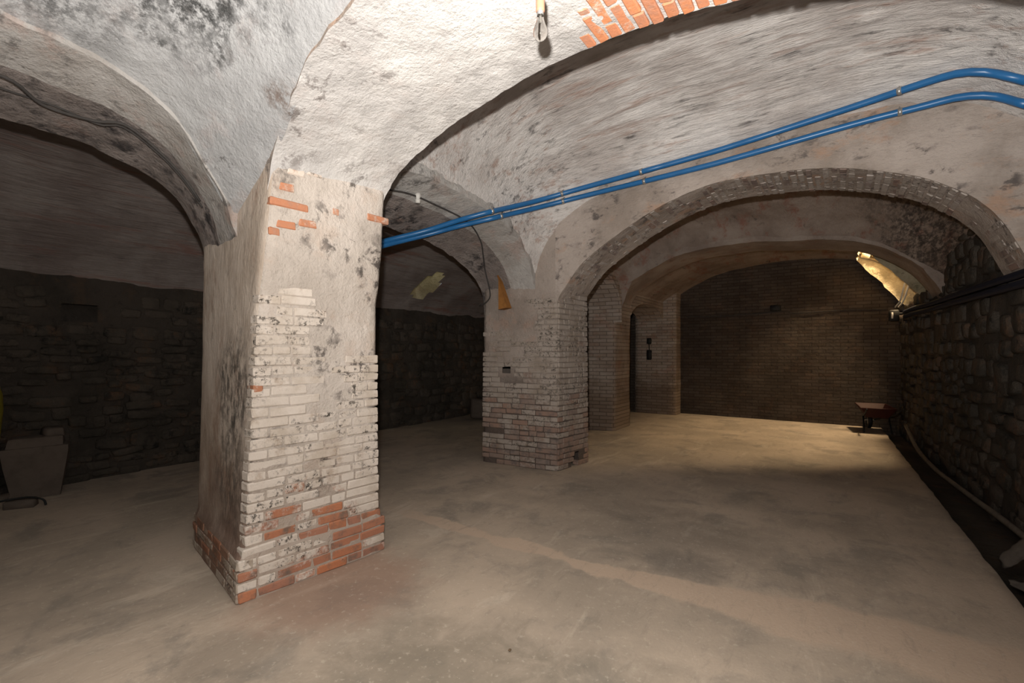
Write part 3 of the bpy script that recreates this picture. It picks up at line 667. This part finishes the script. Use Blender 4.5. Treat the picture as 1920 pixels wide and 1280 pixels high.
TREES = [bvh(o) for o in C.objects if o.type == 'MESH' and (o.name in ('ceiling.001', 'transverse_arch.001', 'arcade_arch.001') or (o.name.startswith('core') and o.parent == p2))]
def rest_on(path, r, n=80):
    """lay a pipe against the masonry: pull every point out of the wall it would sink into"""
    eye = Vector((0, 0, 1.6)); out = []
    for p in smooth_curve(path, n):
        d = p - eye; L = d.length; d.normalize(); t = L
        for T in TREES:
            hit, nr, i, ds = T.ray_cast(eye, d)
            if hit is not None: t = min(t, ds - (r + 0.02) / max(0.35, abs(nr.dot(d))))
        out.append(t)
    k = 5; sm = [min(sum(out[max(0, i - k):i + k + 1]) / len(out[max(0, i - k):i + k + 1]), out[i]) for i in range(len(out))]
    return [eye + (p - eye).normalized() * t for p, t in zip(smooth_curve(path, n), sm)]
up = rest_on(up, 0.03); u1 = tube('water_pipe', up, 0.030, M['blue'], seg=14, straight=True)
tag(u1, 'upper of the two blue plastic pipes across the vault', 'pipe', 'blue pipes along the vault')
lo = [(1.169, 5.213, 3.498), (1.012, 5.384, 3.689), (0.823, 5.398, 3.746), (0.576, 5.408, 3.743), (0.1, 5.563, 3.784), (-0.828, 5.585, 3.723), (-1.35, 5.464, 3.646), (-2.637, 5.417, 3.588), (-3.379, 5.325, 3.526), (-3.877, 4.976, 3.383), (-4.133, 4.675, 3.263), (-4.263, 4.218, 3.075), (-4.359, 3.784, 2.905), (-4.454, 3.473, 2.778)]
lo = rest_on(lo, 0.03); u2 = tube('water_pipe', lo, 0.030, M['blue'], seg=14, straight=True)
tag(u2, 'lower of the two blue plastic pipes across the vault', 'pipe', 'blue pipes along the vault')
for o, path in ((u1, up), (u2, lo)):
    cv = smooth_curve(path, 200)
    for xx in (0.43, -1.9, -2.9, -3.4):
        p = min(cv, key=lambda q: abs(q.x - xx)); i = cv.index(p); d = (cv[i + 1] - cv[i - 1]).normalized(); clip(o, p, 0.035, d)
for k, (dz, dx, lab) in enumerate([(0, 0, 'dark pipe running along the right wall, upper one'), (-0.085, 0.0, 'dark pipe running along the right wall, lower one')]):
    tag(tube('water_pipe', [(wall_r(y) - 0.09 + dx, y, z + dz) for y, z in [(4.6, 2.26), (5.4, 2.26), (6.5, 2.28), (8, 2.31), (9.5, 2.33), (10.6, 2.36), (11.5, 2.36)]], 0.036, M['shaded_blue'], seg=10, n=50), lab, 'pipe', 'dark pipes on the right wall')
# pale hoses hanging in the light shaft
for k, (dx, lab) in enumerate([(0, 'pale thin pipe curving down out of the bright light shaft'), (0.06, 'second pale thin pipe beside it in the bright light shaft')]):
    tag(tube('thin_pipe', [(1.12 + dx, 10.95, 3.45), (1.0 + dx, 10.95, 3.1), (0.94 + dx, 11.0, 2.8), (0.90 + dx * .8, 11.2, 2.55), (0.86 + dx * .8, 11.6, 2.46)], 0.014, M['white_plastic'], seg=8), lab, 'pipe', 'pale pipes in the light shaft')
# shaft valve / lamp at the far corner
fl = empty('flood_lamp', (0.86, 11.9, 2.32))
tube('bracket', [(0.16, 0, 0.04), (0.04, 0, 0.04)], 0.012, M['black'], fl, 8, straight=True)
place('housing', box_mesh('housing', 0.16, 0.14, 0.22, 0.02), M['black'], (0, 0, 0), None, fl)
place('lens', box_mesh('lens', 0.03, 0.01, 0.12, 0.004), M['white_plastic'], (-0.03, -0.075, 0.0), None, fl)
tag(fl, 'small black lamp housing on the far right corner below the light shaft', 'lamp')

# cables following the arcade undersides
def on_arch(fr, xf, bk, xb, f, ys):
    out = []
    for y in ys: out.append((xf + (xb - xf) * f, y, lerp_tab(fr, y) * (1 - f) + lerp_tab(bk, y) * f - 0.022))
    return out
cb = on_arch(L0f, -3.6, L0b, -4.4, 0.5, [-0.4, 0.0, 0.3]) + [(-3.92, 0.55, 3.17), (-4.05, 0.72, 3.13), (-4.02, 0.95, 3.12)] + on_arch(L0f, -3.6, L0b, -4.4, 0.45, [1.1, 1.3, 1.45, 1.55])
tag(tube('electric_cable', cb, 0.010, M['cable'], seg=8, n=60), 'sagging dusty cable under the left arcade arch', 'cable')
cb = on_arch(L0f, -3.6, L0b, -4.4, 0.62, [-0.4, 0.0, 0.3, 0.6, 0.8]) + [(-4.03, 0.98, 3.11)] + on_arch(L0f, -3.6, L0b, -4.4, 0.49, [1.1, 1.3, 1.45, 1.58])
tag(tube('electric_cable', cb, 0.007, M['cable'], seg=8, n=60), 'thinner looped cable behind the sagging one under the left arch', 'cable')
A1 = lambda f, ys: on_arch(L1f, -3.45, L1b, -4.36, f, ys)
cb = A1(0.30, [3.0, 3.4, 3.8, 4.36]) + A1(0.42, [4.75]) + A1(0.58, [5.0]) + A1(0.72, [5.2]) + [(-4.13, 5.35, 2.44), (-4.2, 5.36, 2.33), (-4.34, 5.37, 2.28)]
ec = tube('electric_cable', cb, 0.009, M['cable'], seg=8, n=70)
tag(ec, 'thin cable dropping beside the aisle opening on the middle pillar', 'cable')
jb = tag(lathe('cable_insulator', [(0, -0.05), (0.025, -0.05), (0.03, -0.02), (0.02, 0), (0.032, 0.02), (0.032, 0.05), (0, 0.055)], M['white_plastic'], None, 14, (-3.72, 3.55, 3.25)), 'small white insulator holding the cable above the aisle opening', 'insulator')
tag(tube('electric_cable', [(-3.3, 12.58, 2.52), (-2.4, 12.59, 2.5), (-1.6, 12.59, 2.53), (-1.0, 12.59, 2.56), (-0.9, 12.59, 2.50), (0.0, 12.59, 2.52), (0.8, 12.58, 2.50)], 0.012, M['cable'], seg=6, n=40), 'thin cable crossing the dark end wall', 'cable')
tag(place('junction_box', box_mesh('junction_box', 0.22, 0.08, 0.14, 0.015), M['black'], (-1.25, 12.55, 2.63)), 'small black junction box high on the dark end wall', 'junction box')
sw = empty('wall_switch', (-4.1, 12.10, 1.75))
place('switch_plate', box_mesh('switch_plate', 0.13, 0.06, 0.26, 0.02), M['black'], (0, 0, -0.22), None, sw); place('fuse_cover', box_mesh('fuse_cover', 0.12, 0.06, 0.16, 0.02), M['black'], (0.0, 0, 0.14), None, sw)
tube('lead', [(0, -0.01, 0.08), (0.01, -0.01, -0.1)], 0.012, M['black'], sw, 8, straight=True)
tag(sw, 'black switch box with a short lead on the dark pilaster by the end wall', 'switch')

# ------------------------------------------------------------------ hanging bulb
bl = empty('light_bulb', (-1.05, 1.71, 2.93))
lathe('glass_bulb', [(0.0, -0.002), (0.010, 0.0), (0.022, 0.008), (0.030, 0.024), (0.031, 0.036), (0.028, 0.050), (0.020, 0.072), (0.015, 0.090), (0.014, 0.112)], M['glass'], bl, 24)
cp = lathe('screw_cap', [(0.0, 0.105), (0.0145, 0.105), (0.0145, 0.128), (0.012, 0.132), (0.0, 0.132)], M['steel'], bl, 20)
lathe('socket', [(0.0, 0.122), (0.018, 0.122), (0.019, 0.128), (0.019, 0.185), (0.013, 0.20), (0.008, 0.21), (0.0, 0.21)], M['terracotta'], bl, 20)
lathe('filament_support', [(0.0, 0.07), (0.004, 0.07), (0.006, 0.11), (0.0, 0.11)], M['white_plastic'], bl, 10)
tube('cord', [(0, 0, 0.205), (0, 0, 0.30), (0.0, 0, 0.455)], 0.006, M['terracotta'], bl, 8, straight=True)
tag(bl, 'clear glass bulb in a coppery socket hanging from the white arch', 'light bulb')

# wooden wedge driven into the middle pillar
V = [(-3.99, 5.36, 2.70), (-3.97, 5.30, 2.68), (-3.80, 5.30, 2.22), (-3.93, 5.28, 2.20), (-3.98, 5.395, 2.70), (-3.80, 5.42, 2.22), (-3.93, 5.42, 2.20)]
w = link('wooden_wedge', V, [(0, 3, 2, 1), (1, 2, 5, 4), (0, 4, 6, 3), (3, 6, 5, 2), (0, 1, 4), (4, 5, 6)], M['wood'], None, False)
tag(w, 'orange-brown pointed wooden wedge stuck in the middle pillar', 'wedge')

# ------------------------------------------------------------------ right-hand trench
tag(tube('conduit', [(1.27, 4.7, 0.10), (1.24, 5.9, 0.06), (1.16, 7.2, 0.02), (1.06, 8.6, 0.0), (1.0, 9.8, 0.06), (0.96, 11.0, 0.28)], 0.028, M['conduit'], seg=10, n=50), 'long dusty grey conduit lying in the trench along the right wall', 'conduit')
def sheet(name, pts0, label):
    V = []; n = 10
    a, b, c, d = [Vector(p) for p in pts0]
    for i in range(n + 1):
        for j in range(n + 1):
            p = a.lerp(b, i / n).lerp(d.lerp(c, i / n), j / n); V.append(p + Vector((fb(p, 9, 3), fb(p + Vector((5, 5, 5)), 9, 3), abs(fb(p + Vector((2, 7, 1)), 7, 3)))) * 0.04)
    o = link(name, V, grid_faces(n, n), M['sheet']); m = o.modifiers.new('solid', 'SOLIDIFY'); m.thickness = 0.004
    return tag(o, label, 'plastic sheet')
sheet('plastic_sheet', [(1.04, 5.30, -0.02), (1.04, 5.16, -0.08), (1.21, 4.98, 0.16), (1.20, 5.20, 0.22)], 'crumpled pale plastic sheet standing in the trench at the right edge')
sheet('plastic_sheet', [(1.02, 4.98, -0.11), (1.02, 4.86, -0.11), (1.3, 4.6, -0.08), (1.3, 4.9, -0.06)], 'flat pale plastic scrap under the crumpled sheet in the trench')

# ------------------------------------------------------------------ wheelbarrow in the far corner
wb_ = empty('wheelbarrow', (0.56, 11.95, 0), math.radians(8)); wb_.scale = (0.85, 0.85, 0.85)
V = [(-.20, -.30, .36), (.20, -.30, .36), (.18, .30, .40), (-.18, .30, .40), (-.33, -.42, .58), (.33, -.42, .58), (.30, .48, .62), (-.30, .48, .62)]
tr = link('tray', V, [(3, 2, 1, 0), (0, 1, 5, 4), (1, 2, 6, 5), (2, 3, 7, 6), (3, 0, 4, 7)], M['red'], wb_, False); m = tr.modifiers.new('solid', 'SOLIDIFY'); m.thickness = 0.012
tube('tray_rim', [(-.33, -.42, .58), (.33, -.42, .58), (.30, .48, .62), (-.30, .48, .62), (-.33, -.42, .58)], 0.012, M['red'], tr, 8, straight=True)
for s in (-1, 1):
    tube('handle', [(s * .10, .55, .22), (s * .22, .1, .34), (s * .28, -.45, .44), (s * .30, -.85, .60)], 0.018, M['black'], wb_, 8)
    tube('leg', [(s * .24, -.15, .37), (s * .26, -.30, .03), (s * .26, -.36, .018), (s * .24, -.15, .3)], 0.016, M['black'], wb_, 8, straight=True)
tube('axle', [(-.12, .58, .2), (.12, .58, .2)], 0.014, M['steel'], wb_, 8, straight=True)
whl = empty('wheel', (0, .58, .2)); whl.parent = wb_; whl.rotation_euler = (0, math.pi / 2, 0)
lathe('tyre', [(0.12, -0.04), (0.17, -0.045), (0.198, -0.025), (0.198, 0.025), (0.17, 0.045), (0.12, 0.04), (0.12, -0.04)], M['black'], whl, 28)
lathe('rim', [(0.02, -0.03), (0.12, -0.03), (0.12, 0.03), (0.02, 0.03), (0.02, -0.03)], M['steel'], whl, 24)
tag(wb_, 'wheelbarrow with a dark red tray in the far right corner', 'wheelbarrow')

# ------------------------------------------------------------------ things by the left wall
V = []; prof = [(-.26, -.16), (.24, -.16), (.26, .14), (-.24, .16)]
rings = [(0.0, 0.80), (0.08, 0.84), (0.35, 0.98), (0.50, 1.06), (0.56, 1.04), (0.565, 0.9), (0.66, 0.82), (0.67, 0.6)]
bk = empty('plaster_block', (-7.35, 1.25, 0), math.radians(80)); n = 6; F = []
for z, s in rings:
    for k in range(4):
        a, b = Vector(prof[k]), Vector(prof[(k + 1) % 4])
        for j in range(n):
            p = a.lerp(b, j / n) * s; q = Vector((p.x, p.y, z)); V.append(q + Vector((fb(q, 6, 3), fb(q + Vector((3, 3, 3)), 6, 3), 0)) * 0.018)
for i in range(len(rings) - 1):
    for j in range(4 * n):
        a = i * 4 * n + j; b = i * 4 * n + (j + 1) % (4 * n); F.append((a, b, b + 4 * n, a + 4 * n))
F.append(tuple(range((len(rings) - 1) * 4 * n, len(rings) * 4 * n)))
link('body', V, F, M['paleblock'], bk, False)
place('cap_fragment', box_mesh('cap_fragment', 0.16, 0.2, 0.10, 0.02, 0.012, 3), M['paleblock'], (0.13, 0.0, 0.70), (0, 0.1, 0.2), bk)
tag(bk, 'pale dusty tapered plaster block standing by the left wall', 'block')
tag(place('brick_fragment', box_mesh('brick_fragment', 0.24, 0.12, 0.085, 0.010, 0.006, 8), M['paleblock'], (-6.92, 1.06, 0.043), (0, 0, math.radians(62))), 'loose pale brick on the floor in front of the plaster block', 'brick')
tag(tube('wire', [(-6.86, 0.70, 0.14), (-6.88, 0.84, 0.11), (-6.90, 0.96, 0.105), (-6.86, 1.10, 0.105), (-6.80, 1.20, 0.07), (-6.78, 1.22, 0.01)], 0.010, M['black'], seg=8), 'black wire looping over the loose brick at the left', 'wire')
yd = empty('yellow_drum', (-7.22, 0.62, 0))
lathe('body', [(0.0, 0.0), (0.20, 0.0), (0.24, 0.03), (0.29, 0.35), (0.335, 0.75), (0.355, 1.0), (0.35, 1.16), (0.31, 1.32), (0.22, 1.42), (0.09, 1.46), (0.0, 1.46)], M['yellow'], yd, 32)
lathe('cap', [(0.0, 1.44), (0.07, 1.44), (0.07, 1.51), (0.06, 1.52), (0.0, 1.52)], M['black'], yd, 20)
tag(yd, 'rounded yellow plastic container cut by the left edge of the view', 'container')
# rubble lump in the aisle
me = box_mesh('rubble_lump', 0.55, 0.4, 0.5, 0.09, 0.05, 21, 2)
tag(place('rubble_lump', me, M['paleblock'], (-6.95, 8.75, 0.25), (0, 0, 0.4)), 'dim pale lump of masonry by the wall deep in the aisle', 'rubble')

# ------------------------------------------------------------------ crumbs and chips on the floor
rng = random.Random(31)
chips = [(-1.32, 0.98, 0.03, 'plaster_chip', 'pale plaster chip at the bottom edge left of centre'), (-0.28, 1.72, 0.03, 'plaster_chip', 'pale plaster chip on the floor in the middle foreground'),
         (0.02, 1.55, 0.03, 'plaster_chip', 'pale plaster chip at the bottom edge right of centre'), (-1.0, 1.05, 0.02, 'plaster_chip', 'smaller pale chip beside the bottom-edge chip, left of centre'),
         (-0.62, 1.25, 0.02, 'plaster_chip', 'smaller pale chip at the bottom edge in the centre'),
         (0.62, 2.60, 0.02, 'dirt_crumb', 'dark crumb on the floor at lower right, second farthest'), (0.70, 2.35, 0.02, 'dirt_crumb', 'dark crumb on the floor at lower right, middle of the row'),
         (0.74, 2.22, 0.018, 'dirt_crumb', 'dark crumb on the floor at lower right, nearest the bottom edge'), (0.52, 2.95, 0.018, 'dirt_crumb', 'dark crumb on the floor at lower right, farthest of the row'),
         (0.80, 2.62, 0.018, 'dirt_crumb', 'dark crumb on the floor nearest the right-hand trench'),
         (-1.45, 2.05, 0.018, 'dirt_crumb', 'dark crumb on the floor just right of the nearest pillar'), (-0.32, 2.28, 0.018, 'dirt_crumb', 'lone dark crumb on the floor in the lower middle')]
meP = box_mesh('chip', 1, 0.7, 0.45, 0.15, 0.12, 4); meP.materials.append(M['white_plastic']); meD = box_mesh('chip', 1, 0.7, 0.45, 0.15, 0.12, 5); meD.materials.append(M['crumb'])
for x, y, sz, k, lab in chips:
    o = place(k, meP if k == 'plaster_chip' else meD, None, (x, y, 0.004 + sz * 0.2), (0, 0, rng.uniform(0, 3)), None, (sz, sz, sz))
    tag(o, lab, 'plaster chip' if k == 'plaster_chip' else 'crumb', 'plaster chips on the floor' if k == 'plaster_chip' else 'dirt crumbs on the floor')
